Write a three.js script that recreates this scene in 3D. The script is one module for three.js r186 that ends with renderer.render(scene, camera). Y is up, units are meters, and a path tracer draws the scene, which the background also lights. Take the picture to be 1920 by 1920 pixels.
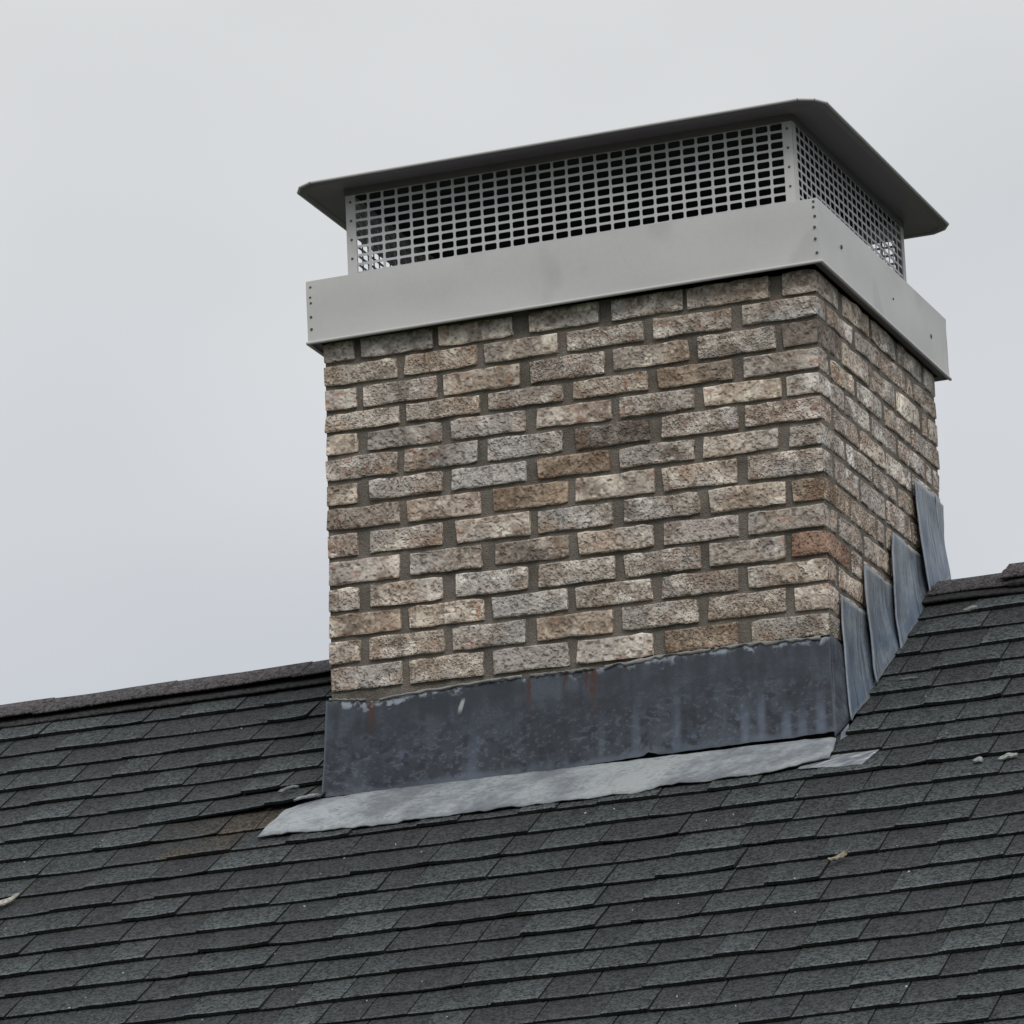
import * as THREE from 'three';
import { mergeGeometries } from 'three/addons/utils/BufferGeometryUtils.js';

// ---------------------------------------------------------------- renderer, camera, sky, sun
const renderer = new THREE.WebGLRenderer({ antialias: true });
renderer.setSize(1024, 1024);
renderer.toneMapping = THREE.LinearToneMapping;
renderer.toneMappingExposure = 0.86;
renderer.shadowMap.enabled = true;
renderer.shadowMap.type = THREE.PCFSoftShadowMap;
const scene = new THREE.Scene();
const camera = new THREE.PerspectiveCamera(9.832, 1, 0.1, 2000);
camera.rotation.order = 'YXZ';
camera.position.set(3.8595, -3.3093, 12.3536);
camera.rotation.set(0.26790, 0.35726, -0.027766);

function rng(seed) { let s = seed >>> 0; return () => { s = (s + 0x6D2B79F5) >>> 0; let t = s; t = Math.imul(t ^ (t >>> 15), t | 1); t ^= t + Math.imul(t ^ (t >>> 7), t | 61); return ((t ^ (t >>> 14)) >>> 0) / 4294967296; }; }
const hash = (x, y, z) => { let h = Math.imul(x | 0, 374761393) ^ Math.imul(y | 0, 668265263) ^ Math.imul(z | 0, 2147483647); h = Math.imul(h ^ (h >>> 13), 1274126177); h ^= h >>> 16; return (h >>> 0) / 4294967296; };
const fade = t => t * t * (3 - 2 * t);
const lerp = (a, b, t) => a + (b - a) * t;
const clamp = (x, a, b) => Math.min(b, Math.max(a, x));
const sstep = (a, b, x) => fade(clamp((x - a) / (b - a), 0, 1));
// value noise that repeats every `p` cells in x and y
function vnoise(x, y, p, seed) {
  const xi = Math.floor(x), yi = Math.floor(y), fx = fade(x - xi), fy = fade(y - yi), w = v => ((v % p) + p) % p;
  const a = hash(w(xi), w(yi), seed), b = hash(w(xi + 1), w(yi), seed), c = hash(w(xi), w(yi + 1), seed), d = hash(w(xi + 1), w(yi + 1), seed);
  return lerp(lerp(a, b, fx), lerp(c, d, fx), fy);
}
function fbm(u, v, cells, oct, seed) { let s = 0, a = 0.5, n = 0; for (let o = 0; o < oct; o++) { const c = cells << o; s += a * vnoise(u * c, v * c, c, seed + o * 17); n += a; a *= 0.55; } return s / n; }
function n3(x, y, z, seed) {
  const xi = Math.floor(x), yi = Math.floor(y), zi = Math.floor(z), fx = fade(x - xi), fy = fade(y - yi), fz = fade(z - zi);
  const h = (a, b, c) => hash(a + c * 57, b + c * 131, seed);
  const k = c => lerp(lerp(h(xi, yi, c), h(xi + 1, yi, c), fx), lerp(h(xi, yi + 1, c), h(xi + 1, yi + 1, c), fx), fy);
  return lerp(k(zi), k(zi + 1), fz) * 2 - 1;
}

{ // overcast sky: brighter overhead, faintly blue low down, soft cloud mottling
  const W = 1024, H = 512, data = new Float32Array(W * H * 4);
  for (let j = 0; j < H; j++) {
    const el = ((j + 0.5) / H - 0.5) * Math.PI, y = Math.sin(el), r = Math.cos(el);
    for (let i = 0; i < W; i++) {
      const az = (i + 0.5) / W * 2 * Math.PI, dx = Math.cos(az) * r, dz = Math.sin(az) * r;
      let c = 0, a = 0.5, f = 8; for (let o = 0; o < 4; o++) { c += a * n3(dx * f + 3, y * f * 1.7, dz * f, 40 + o); a *= 0.5; f *= 2.1; }
      const e = Math.max(0, y), t = sstep(0.1, 0.36, e + c * 0.06);
      const L = lerp(0.585, 1.2, Math.pow(e, 0.95)) * (1 + 0.19 * c);
      const k = (j * W + i) * 4;
      data[k] = L * lerp(0.915, 0.985, t); data[k + 1] = L * lerp(0.985, 1.008, t); data[k + 2] = L * lerp(1.11, 1.03, t); data[k + 3] = 1;
    }
  }
  const sky = new THREE.DataTexture(data, W, H, THREE.RGBAFormat, THREE.FloatType);
  sky.mapping = THREE.EquirectangularReflectionMapping; sky.magFilter = THREE.LinearFilter; sky.minFilter = THREE.LinearFilter; sky.wrapS = THREE.RepeatWrapping; sky.needsUpdate = true;
  scene.background = sky; scene.environment = sky;
}
const sun = new THREE.DirectionalLight(0xfffaf4, 1.4);
sun.position.set(4.2, 9, 7.5); sun.target.position.set(-0.6, 0.2, -0.4);
sun.castShadow = true; sun.shadow.radius = 40; sun.shadow.mapSize.set(2048, 2048);
Object.assign(sun.shadow.camera, { left: -8, right: 8, top: 8, bottom: -8, near: 0.5, far: 30 });
scene.add(sun, sun.target);

// ---------------------------------------------------------------- textures
function texture(size, fn, srgb = true, h = size) {
  const d = new Uint8Array(size * h * 4);
  for (let j = 0; j < h; j++) for (let i = 0; i < size; i++) {
    const c = fn((i + 0.5) / size, (j + 0.5) / h), k = (j * size + i) * 4;
    for (let q = 0; q < 3; q++) { const v = clamp(c[q], 0, 1); d[k + q] = Math.round(255 * (srgb ? (v <= 0.0031308 ? v * 12.92 : 1.055 * Math.pow(v, 1 / 2.4) - 0.055) : v)); }
    d[k + 3] = 255;
  }
  const t = new THREE.DataTexture(d, size, h, THREE.RGBAFormat);
  t.wrapS = t.wrapT = THREE.RepeatWrapping; t.magFilter = THREE.LinearFilter; t.minFilter = THREE.LinearMipmapLinearFilter; t.generateMipmaps = true;
  if (srgb) t.colorSpace = THREE.SRGBColorSpace;
  t.needsUpdate = true; return t;
}
const mix3 = (a, b, t) => [lerp(a[0], b[0], t), lerp(a[1], b[1], t), lerp(a[2], b[2], t)];
const mul3 = (a, s) => [a[0] * s, a[1] * s, a[2] * s];
// the tumbled brick face: a broken cream wash over brown clay, pits and a few rust blotches. 1 repeat = 1 m
const brickAt = (u, v) => {
  const wob = fbm(u, v, 24, 2, 5) * 0.03;
  const coat = fbm(u + wob, v, 52, 4, 11) * 0.55 + fbm(u, v, 210, 2, 23) * 0.45;
  const wire = Math.abs(fbm(u, v + wob, 48, 2, 67) - 0.5);
  const pit = fbm(u, v, 170, 2, 31), rust = fbm(u, v, 14, 3, 41), grey = fbm(u, v, 9, 2, 53);
  return { coat, pit, rust, grey, wire };
};
const brickSkin = (cells, off) => texture(1024, (u, v) => {
  const n = brickAt(u, v), fine = vnoise(u * 420, v * 420, 420, 61 + off), chalk = fbm(u, v, cells, 3, 171 + off), sootShade = fbm(u, v, 17, 3, 173 + off), spot = vnoise(u * 90, v * 90, 90, 175 + off), scr = fbm(u + 0.04 * fbm(u, v, 12, 2, 177 + off), v, 90, 2, 179 + off);
  const sm = fbm(u * 0.5, v, 44, 3, 181 + off);
  let c = mix3([0.215, 0.172, 0.138], [0.46, 0.41, 0.355], sstep(0.30, 0.70, n.coat * 0.6 + sm * 0.4));
  c = mix3(c, [0.40, 0.39, 0.375], sstep(0.46, 0.70, n.grey) * 0.65);
  c = mix3(c, [0.68, 0.645, 0.585], sstep(0.50, 0.68, chalk * 0.6 + sm * 0.4) * (0.35 + 0.55 * sstep(0.38, 0.62, scr)));
  c = mix3(c, [0.135, 0.115, 0.10], sstep(0.60, 0.76, sootShade) * 0.6);
  c = mix3(c, [0.30, 0.205, 0.14], sstep(0.62, 0.78, n.rust) * 0.45);
  c = mix3(c, [0.29, 0.115, 0.065], sstep(0.80, 0.93, spot) * 0.6 * sstep(0.5, 0.60, n.rust + 0.06));
  c = mix3(c, [0.13, 0.105, 0.085], sstep(0.028, 0.0, n.wire) * 0.55);
  c = mix3(c, [0.115, 0.09, 0.072], sstep(0.64, 0.80, n.pit) * 0.62);
  c = mix3(c, [0.66, 0.615, 0.55], sstep(0.34, 0.22, n.pit) * 0.4);
  return mul3(c, 0.84 + 0.32 * fine);
});
const brickMap = brickSkin(34, 0), brickMap2 = brickSkin(20, 400);
const brickBump = texture(1024, (u, v) => { const n = brickAt(u, v); const h = 0.35 + 0.5 * sstep(0.3, 0.65, n.coat) - 0.45 * sstep(0.62, 0.76, n.pit) - 0.2 * sstep(0.03, 0, n.wire); return [h, h, h]; }, false);
const mortarMap = texture(512, (u, v) => { const n = fbm(u, v, 20, 4, 71), g = vnoise(u * 256, v * 256, 256, 73), d = fbm(u, v, 6, 3, 75); return mul3(mix3([0.25, 0.225, 0.195], [0.34, 0.325, 0.30], n), (0.72 + 0.45 * g) * (0.55 + 0.9 * d)); });
const grainBump = texture(512, (u, v) => { const h = 0.6 * vnoise(u * 256, v * 256, 256, 81) + 0.4 * fbm(u, v, 40, 3, 83); return [h, h, h]; }, false);
// mineral granules. 1 repeat = 1 m
const granMap = texture(1024, (u, v) => {
  const a = vnoise(u * 512, v * 512, 512, 91), b = vnoise(u * 256, v * 256, 256, 93), c = fbm(u, v, 12, 4, 95), s = vnoise(u * 380, v * 380, 380, 97), w = vnoise(u * 300, v * 300, 300, 99);
  let L = 0.20 + 0.6 * a * a + 1.2 * (b - 0.33) + 0.6 * (vnoise(u * 128, v * 128, 128, 94) - 0.5); L *= 0.72 + 0.5 * c;
  let q = mix3([0.93, 1.0, 1.0], [1.0, 0.97, 0.93], s);
  q = mul3(q, Math.max(0.06, L));
  if (w > 0.93) q = mix3(q, [1, 0.98, 0.94], (w - 0.93) * 10);
  return q;
});
const granBump = texture(1024, (u, v) => { const h = 0.55 * vnoise(u * 512, v * 512, 512, 91) + 0.45 * vnoise(u * 256, v * 256, 256, 93); return [h, h, h]; }, false);
// painted sheet metal: near-even, faint smudges. 1 repeat = 1.3 m
const metalMap = texture(512, (u, v) => { const n = fbm(u, v, 5, 4, 101), g = vnoise(u * 200, v * 200, 200, 103), s = sstep(0.62, 0.74, fbm(u, v * 0.5, 9, 3, 105)), k = sstep(0.013, 0.0, Math.abs(fbm(u + v * 0.3, v, 11, 2, 107) - 0.62)) * sstep(0.55, 0.7, fbm(u, v, 4, 2, 109)); return mul3([1, 1, 0.99], (0.88 + 0.15 * n) * (0.98 + 0.04 * g) * (1 - 0.12 * s) * (1 - 0.06 * k)); });
const metalRough = texture(256, (u, v) => { const n = 0.30 + 0.35 * fbm(u, v, 8, 4, 111); return [n, n, n]; }, false);
// weathered lead of the big front flashing; u runs along its length, v = 1 at its top edge
const rustAt = [[0.093, 0.42, 0.013, 1], [0.41, 0.36, 0.008, 1.2], [0.482, 0.26, 0.006, 1], [0.535, 0.44, 0.009, 1.2], [0.522, 0.28, 0.005, 1], [0.60, 0.16, 0.004, 0.6]];
const paleAt = [[0.83, 0.35, 0.9], [0.86, 0.28, 0.8], [0.91, 0.4, 1], [0.94, 0.42, 0.8], [0.975, 0.35, 1], [0.70, 0.22, 0.5], [0.62, 0.25, 0.4], [0.3, 0.2, 0.35], [0.16, 0.5, 0.3], [0.55, 0.3, 0.4]];
const leadMap = texture(1024, (u, v) => {
  const n = fbm(u, v * 0.25, 14, 4, 121), m = fbm(u, v * 0.25, 60, 3, 123), st = fbm(u, v * 0.03, 90, 2, 125), low = 1 - v;
  let c = mix3([0.035, 0.040, 0.048], [0.082, 0.094, 0.112], sstep(0.3, 0.75, n * 0.75 + st * 0.25));
  c = mix3(c, [0.022, 0.024, 0.032], sstep(0.52, 0.68, m) * 0.75 * sstep(0.1, 0.6, low));
  c = mix3(c, [0.14, 0.158, 0.19], sstep(0.56, 0.74, 1 - fbm(u, v * 0.25, 120, 3, 127)) * 0.6 * sstep(0.05, 0.7, low) * (0.4 + n));
  c = mul3(c, 0.8 + 0.4 * vnoise(u * 500, v * 125, 500, 129));
  for (const [x, len, k] of paleAt) { const d = Math.abs(u - x + (st - 0.5) * 0.006), top = 0.95 - len * 1.6; c = mix3(c, [0.17, 0.20, 0.245], k * 0.75 * sstep(0.013, 0.002, d) * sstep(top + 0.15, top - 0.25, v) * (0.5 + m)); }
  c = mix3(c, [0.17, 0.19, 0.22], sstep(0.09, 0.0, v + (m - 0.5) * 0.06) * 0.7);
  { const w = fbm(u, v * 0.1, 46, 3, 165), g = fbm(u, v * 0.2, 110, 3, 167), lim = 0.945 + (w - 0.5) * 0.22; c = mix3(c, [0.38, 0.41, 0.43], sstep(lim - 0.02, lim + 0.05, v) * sstep(0.36, 0.58, g) * 0.95); }
  c = mix3(c, [0.16, 0.18, 0.21], sstep(0.006, 0.0, u) * 0.8 + sstep(0.994, 1, u) * 0.5);
  for (const [x, len, w, k] of rustAt) { const e = fbm(u, v * 0.12, 160, 2, 163), d = Math.abs(u - x + (n - 0.5) * 0.016 + (m - 0.5) * w * 0.9), f = sstep(w * 1.1, w * 0.15, d) * sstep(len * (0.7 + 0.8 * e), len * 0.25, low) * sstep(0.25, 0.6, e + 0.15); c = mix3(c, [0.075, 0.036, 0.025], clamp(k * f * (0.8 + 0.7 * m), 0, 1)); }
  { const d = Math.abs(u - 0.272 + (v - 0.8) * -0.05 + (n - 0.5) * 0.012), f = sstep(0.0052, 0.0022, d) * sstep(0.12, 0.17, low) * sstep(0.31, 0.22, low); c = mix3(c, [0.5, 0.5, 0.47], f * 0.9); }
  return c;
}, true, 512);
// lighter lead pieces: bluish step flashing / bright apron, tinted by the material. 1 repeat = 0.5 m
const leadSoft = texture(512, (u, v) => { const n = fbm(u, v, 6, 4, 131), m = fbm(u, v, 22, 3, 133), s = fbm(u * 2, v * 0.5, 30, 3, 137), r = fbm(u, v, 11, 3, 139); let c = mix3([0.36, 0.38, 0.44], [1, 1.02, 1.03], sstep(0.30, 0.70, n * 0.45 + m * 0.25 + s * 0.3)); c = mix3(c, [1.35, 1.38, 1.36], sstep(0.58, 0.72, s * 0.6 + r * 0.4) * 0.6); c = mix3(c, [0.25, 0.28, 0.36], sstep(0.6, 0.75, r) * 0.6); return mul3(c, 0.75 * (0.85 + 0.3 * m)); });
const stepTex = [0, 1, 2].map(o => texture(256, (u, v) => {
  const n = fbm(u, v * 0.5, 4, 4, 191 + o * 7), st = fbm(u, v * 0.08, 16, 3, 192 + o * 7), m = fbm(u, v, 26, 3, 193 + o * 7), d = fbm(u, v, 8, 3, 194 + o * 7);
  let c = mix3([0.10, 0.122, 0.155], [0.27, 0.31, 0.36], sstep(0.30, 0.68, n * 0.5 + st * 0.35 + m * 0.15));
  c = mix3(c, [0.13, 0.18, 0.26], sstep(0.75, 0.15, v) * sstep(0.4, 0.62, d) * 0.75);
  c = mix3(c, [0.19, 0.195, 0.18], sstep(0.6, 1.0, v) * sstep(0.45, 0.6, d) * 0.5);
  c = mix3(c, [0.045, 0.05, 0.062], sstep(0.64, 0.72, st) * 0.6);
  const e = Math.max(sstep(0.055, 0.0, u), sstep(0.05, 0.0, v + (m - 0.5) * 0.02), sstep(0.95, 1.0, v) * 0.7);
  c = mix3(c, [0.46, 0.50, 0.53], e * (0.35 + 0.6 * m));  // pale edges: rim light painted into the lead texture
  return c;
}, true, 512));
const leadApron = texture(1024, (u, v) => { const n = fbm(u, v * 0.13, 15, 4, 151), m = fbm(u, v * 0.2, 70, 3, 153), s = fbm(u, v * 0.05, 9, 3, 157), e = sstep(0.10, 0.0, v) + sstep(0.93, 1.0, v) * 0.5; let c = mix3([0.50, 0.52, 0.56], [0.95, 1.0, 1.01], sstep(0.34, 0.66, n * 0.55 + m * 0.2 + s * 0.25)); c = mix3(c, [1.15, 1.22, 1.18], sstep(0.55, 0.7, s) * 0.6 * (0.4 + m)); c = mix3(c, [0.30, 0.31, 0.33], sstep(0.66, 0.78, m) * 0.5); const z = fbm(u, v * 0.25, 200, 2, 159), y = sstep(0.012, 0.0, Math.abs(fbm(u, v * 0.1, 26, 2, 155) - 0.5)); return mul3(c, (0.9 + 0.2 * m) * (0.8 + 0.4 * z) * (1 - 0.25 * e) * (1 - 0.22 * y)); }, true, 256);
const soilMap = texture(256, (u, v) => { const n = fbm(u, v, 8, 4, 141); return mix3([0.045, 0.06, 0.03], [0.09, 0.105, 0.055], n); });

function std(opts) { return new THREE.MeshStandardMaterial(opts); }
function lin(r, g, b) { return new THREE.Color().setRGB(r, g, b); }
const M = {};
// brick tints, from pale wash to burnt clay
const brickTints = [[1.0, 0.965, 0.92], [1.09, 1.02, 0.94], [0.93, 0.88, 0.84], [1.17, 1.09, 0.99], [1.0, 0.91, 0.81], [0.82, 0.77, 0.72], [1.04, 0.955, 0.89], [0.95, 0.93, 0.91]];
M.bricks = brickTints.map((c, i) => std({ color: lin(c[0] * 1.09, c[1] * 1.11, c[2] * 1.15), map: i % 2 ? brickMap2 : brickMap, bumpMap: brickBump, bumpScale: 0.005, roughness: 0.95, vertexColors: true }));
M.brickRust = std({ color: lin(0.76, 0.65, 0.55), map: brickMap, bumpMap: brickBump, bumpScale: 0.005, roughness: 0.95, vertexColors: true });
M.brickRed = std({ color: lin(0.76, 0.55, 0.46), map: brickMap, bumpMap: brickBump, bumpScale: 0.005, roughness: 0.95, vertexColors: true });
M.brickDark = std({ color: lin(0.52, 0.49, 0.47), map: brickMap, bumpMap: brickBump, bumpScale: 0.005, roughness: 0.95, vertexColors: true });
M.mortar = std({ color: lin(0.56, 0.53, 0.50), map: mortarMap, bumpMap: grainBump, bumpScale: 0.003, roughness: 1 });
M.paint = std({ color: lin(0.54, 0.532, 0.528), map: metalMap, roughnessMap: metalRough, roughness: 1, metalness: 0.0 });
M.mesh = std({ color: lin(0.50, 0.50, 0.52), map: metalMap, roughness: 0.5, metalness: 0.15 });
M.sootShade = std({ color: lin(0.022, 0.02, 0.02), roughness: 0.95 });  // near black puts the shade inside the mesh box into the lid colour
M.lid = std({ color: lin(0.175, 0.155, 0.18), map: metalMap, roughness: 0.5, metalness: 0.1 });
M.screw = std({ color: lin(0.085, 0.083, 0.085), roughness: 0.5, metalness: 0.6 });
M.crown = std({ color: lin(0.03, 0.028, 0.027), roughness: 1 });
M.lead = std({ color: lin(0.74, 0.78, 0.86), map: leadMap, roughness: 0.6, metalness: 0.15 });
M.step = std({ color: lin(0.26, 0.30, 0.355), map: leadSoft, bumpMap: grainBump, bumpScale: 0.001, roughness: 0.5, metalness: 0.25 });
M.steps = stepTex.map(t => std({ map: t, bumpMap: grainBump, bumpScale: 0.0008, roughness: 0.5, metalness: 0.2 }));
M.apron = std({ color: lin(0.37, 0.385, 0.395), map: leadApron, bumpMap: grainBump, bumpScale: 0.001, roughness: 0.6, metalness: 0.15 });
M.sealant = std({ color: lin(0.30, 0.315, 0.33), map: mortarMap, roughness: 0.8 }); M.sealant.color.multiplyScalar(3.0);
M.soil = std({ map: soilMap, roughness: 1 });
M.siding = std({ color: lin(0.45, 0.43, 0.40), map: metalMap, roughness: 0.8 });
const shTints = [[0.049, 0.057, 0.061], [0.057, 0.067, 0.071], [0.039, 0.044, 0.048], [0.044, 0.048, 0.052], [0.063, 0.074, 0.079], [0.038, 0.041, 0.046], [0.053, 0.062, 0.066]];
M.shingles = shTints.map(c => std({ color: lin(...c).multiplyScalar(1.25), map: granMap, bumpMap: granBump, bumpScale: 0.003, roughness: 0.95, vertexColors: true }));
M.ridge = [[0.105, 0.09, 0.098], [0.115, 0.098, 0.106], [0.098, 0.088, 0.095]].map(c => std({ color: lin(...c), map: granMap, bumpMap: granBump, bumpScale: 0.003, roughness: 0.95 }));
M.vent = std({ color: lin(0.03, 0.03, 0.032), map: granMap, roughness: 0.9 });
M.ventTop = std({ color: lin(0.05, 0.048, 0.052), map: granMap, roughness: 0.95 });
M.felt = std({ color: lin(0.02, 0.02, 0.021), roughness: 1 });

// ---------------------------------------------------------------- naming helpers
const taken = new Map();
function numbered(n) { const k = taken.get(n) || 0; taken.set(n, k + 1); return k ? n + '_' + String(k).padStart(3, '0') : n; }
function add(parent, name, geo, mat, label) { const m = new THREE.Mesh(geo, mat); m.name = numbered(name); m.castShadow = m.receiveShadow = true; if (label) m.userData.label = label; parent.add(m); return m; }
function thing(name, label, category, pos = [0, 0, 0], group) { const g = new THREE.Group(); g.name = numbered(name); g.position.set(...pos); g.userData = { label, category }; if (group) g.userData.group = group; scene.add(g); return g; }
const V = (x, y, z) => new THREE.Vector3(x, y, z);

// box with softened, slightly irregular arrises; uv in metres by face direction with an offset of its own
function stoneBox(w, h, d, seed, { r = 0.0045, amp = 0.0023, seg = 0.026, freq = 44 } = {}) {
  const g = new THREE.BoxGeometry(w, h, d, clamp(Math.round(w / seg), 2, 8), 3, clamp(Math.round(d / seg), 2, 6)).toNonIndexed();
  const p = g.attributes.position, uv = g.attributes.uv, nn = g.attributes.normal, o1 = hash(seed, 1, 7), o2 = hash(seed, 2, 7), hw = w / 2, hh = h / 2, hd = d / 2, flip = hash(seed, 3, 7) > 0.5 ? -1 : 1, sc = 0.55 + 0.75 * hash(seed, 4, 7), cols = [], wear = 0.15 + 0.35 * hash(seed, 5, 7);
  const v = V(), c = V();
  for (let i = 0; i < p.count; i++) {
    v.fromBufferAttribute(p, i);
    // pull the inner rows out to the arris so that the face stays flat up to its rounded edge
    const pull = (a, half) => Math.abs(a) > half * 0.999 ? a : Math.sign(a) * Math.min(Math.abs(a) * (half > 0.03 && Math.abs(a) < half * 0.55 ? 1 : 9), half - r);
    v.y = pull(v.y, hh);
    c.set(clamp(v.x, -hw + r, hw - r), clamp(v.y, -hh + r, hh - r), clamp(v.z, -hd + r, hd - r));
    const dv = v.clone().sub(c); if (dv.lengthSq() > 1e-12) v.copy(c).add(dv.normalize().multiplyScalar(r));
    const nx = n3(v.x * freq, v.y * freq, v.z * freq, seed % 9973 + 1), ny = n3(v.x * freq + 9, v.y * freq, v.z * freq, seed % 9973 + 2), nz = n3(v.x * freq, v.y * freq + 5, v.z * freq, seed % 9973 + 3);
    v.x += nx * amp * 1.2; v.y += ny * amp * 1.1; v.z += nz * amp * 0.7;
    p.setXYZ(i, v.x, v.y, v.z);
    const ax = Math.abs(nn.getX(i)), ay = Math.abs(nn.getY(i));
    const s = ax > 0.5 ? v.z : v.x, t = ay > 0.5 ? v.z : v.y;
    uv.setXY(i, o1 * 7 + s * flip * sc, o2 * 7 + t * sc);
    const edge = Math.min(hh - Math.abs(v.y), Math.max(hw - Math.abs(v.x), hd - Math.abs(v.z) > 0.02 ? 0 : hw - Math.abs(v.x)));
    const k = 1 + wear * sstep(0.006, 0.001, edge) * (0.5 + 0.8 * n3(v.x * 60, v.y * 60, v.z * 60, seed % 997)) + 0.18 * n3(v.x * 14 + seed, v.y * 20, v.z * 14, 77);
    cols.push(k, k, k);
  }
  g.setAttribute('color', new THREE.Float32BufferAttribute(cols, 3));
  g.computeVertexNormals();
  return g;
}

// a sheet of metal between two edge lines (lists of points), with thickness and small dents
function edgeAt(pts, t) { const L = pts.length - 1, i = Math.min(L - 1, Math.floor(t * L)), f = t * L - i, a = pts[i], b = pts[i + 1]; return V(lerp(a[0], b[0], f), lerp(a[1], b[1], f), lerp(a[2], b[2], f)); }
function arcParam(pts) { // resample a line by length
  const d = [0]; for (let i = 1; i < pts.length; i++) d.push(d[i - 1] + Math.hypot(pts[i][0] - pts[i - 1][0], pts[i][1] - pts[i - 1][1], pts[i][2] - pts[i - 1][2]));
  const T = d[d.length - 1];
  return t => { let i = 1; while (i < pts.length - 1 && d[i] < t * T) i++; const f = clamp((t * T - d[i - 1]) / (d[i] - d[i - 1] || 1), 0, 1), a = pts[i - 1], b = pts[i]; return V(lerp(a[0], b[0], f), lerp(a[1], b[1], f), lerp(a[2], b[2], f)); };
}
function sheet(top, bot, out, { nu = 40, nv = 10, thick = 0.003, dent = 0.002, freq = 9, seed = 1, rag = 0, ragTop = 0, ragFreq = 0.9, uvm = 0, curve = null } = {}) {
  const A = arcParam(top), B = arcParam(bot), o = V(...out).normalize(), F = [], n = (nu + 1) * (nv + 1);
  const pos = [], uv = [], idx = [];
  for (let s = 0; s < 2; s++) for (let j = 0; j <= nv; j++) for (let i = 0; i <= nu; i++) {
    const u = i / nu, v = j / nv, a = A(u), b = B(u);
    const dir = b.clone().sub(a).normalize();
    if (ragTop) a.addScaledVector(dir, n3(u * nu * ragFreq, 3.3, seed, 7 + seed) * ragTop);
    if (rag) b.addScaledVector(dir, n3(u * nu * ragFreq, 1.7, seed, 9 + seed) * rag);
    const p = a.lerp(b, v);
    let h = dent * (n3(p.x * freq + p.z * 7, p.y * freq, p.z * freq, 19 + seed) + 0.5 * n3(p.x * freq * 2.7 + p.z * 9, p.y * freq * 2.7, p.z * freq * 2.7, 29 + seed));
    if (curve) h += curve(u, v);
    p.addScaledVector(o, h - s * thick);
    pos.push(p.x, p.y, p.z); F.push(p);
    if (uvm) uv.push((p.x + p.z) / uvm + seed * 0.37, (p.y - p.z * 0.6) / uvm + seed * 0.61); else uv.push(u, 1 - v);
  }
  const q = (a, b, c, d) => idx.push(a, b, c, b, d, c);
  // the grid may run either way round: face the outward direction
  const e1 = V(pos[3] - pos[0], pos[4] - pos[1], pos[5] - pos[2]), k = (nu + 1) * 3, e2 = V(pos[k] - pos[0], pos[k + 1] - pos[1], pos[k + 2] - pos[2]);
  const flip = e1.cross(e2).dot(o) > 0;
  for (let j = 0; j < nv; j++) for (let i = 0; i < nu; i++) { const a = j * (nu + 1) + i, b = a + 1, c = a + nu + 1, d = c + 1; if (flip) { q(a, b, c, d); q(n + b, n + a, n + d, n + c); } else { q(b, a, d, c); q(n + a, n + b, n + c, n + d); } }
  const rim = []; for (let i = 0; i <= nu; i++) rim.push(i); for (let j = 1; j <= nv; j++) rim.push(j * (nu + 1) + nu); for (let i = nu - 1; i >= 0; i--) rim.push(nv * (nu + 1) + i); for (let j = nv - 1; j >= 0; j--) rim.push(j * (nu + 1));
  for (let i = 0; i < rim.length - 1; i++) { const a = rim[i], b = rim[i + 1]; if (flip) q(n + a, n + b, a, b); else q(a, b, n + a, n + b); }
  const g = new THREE.BufferGeometry(); g.setAttribute('position', new THREE.Float32BufferAttribute(pos, 3)); g.setAttribute('uv', new THREE.Float32BufferAttribute(uv, 2)); g.setIndex(idx); g.computeVertexNormals();
  return g;
}

// ---------------------------------------------------------------- ground
{
  const g = new THREE.PlaneGeometry(900, 900); g.rotateX(-Math.PI / 2); const uv = g.attributes.uv; for (let i = 0; i < uv.count; i++) uv.setXY(i, uv.getX(i) * 450, uv.getY(i) * 450);
  const o = add(scene, 'ground', g, M.soil); o.position.y = -5; o.userData.kind = 'structure';
}

// ---------------------------------------------------------------- roof frame: u along the courses, v down the slope, h off the deck
const Y0 = -0.2979, SL = 0.6656, CR = 0.007, Z0 = -0.5854, EZ = 0.1020, MX = -0.0256, ZR = -0.765;   // ridge line z = ZR + MX x
const U = V(1, CR - SL * MX, MX).normalize();
const N = V(-CR, 1, SL).normalize();
const DV = new THREE.Vector3().crossVectors(U, N).normalize();          // points down the slope, towards +z
if (DV.z < 0) DV.negate();
const O = V(0, Y0 - SL * Z0, Z0);
const EXP = V(0, -SL * EZ, EZ).dot(DV);
const VR = V(0, -SL * (ZR - Z0), ZR - Z0).dot(DV);                      // v of the ridge
const R = (u, v, h) => O.clone().addScaledVector(U, u).addScaledVector(DV, v).addScaledVector(N, h);
const onRoof = (x, z, h) => V(x, Y0 + CR * x - SL * z, z).addScaledVector(N, h);   // plan position to a point on the slope
const toUV = (x, z) => { const d = V(x, Y0 + CR * x - SL * z, z).sub(O); return [d.dot(U), d.dot(DV)]; };

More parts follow.
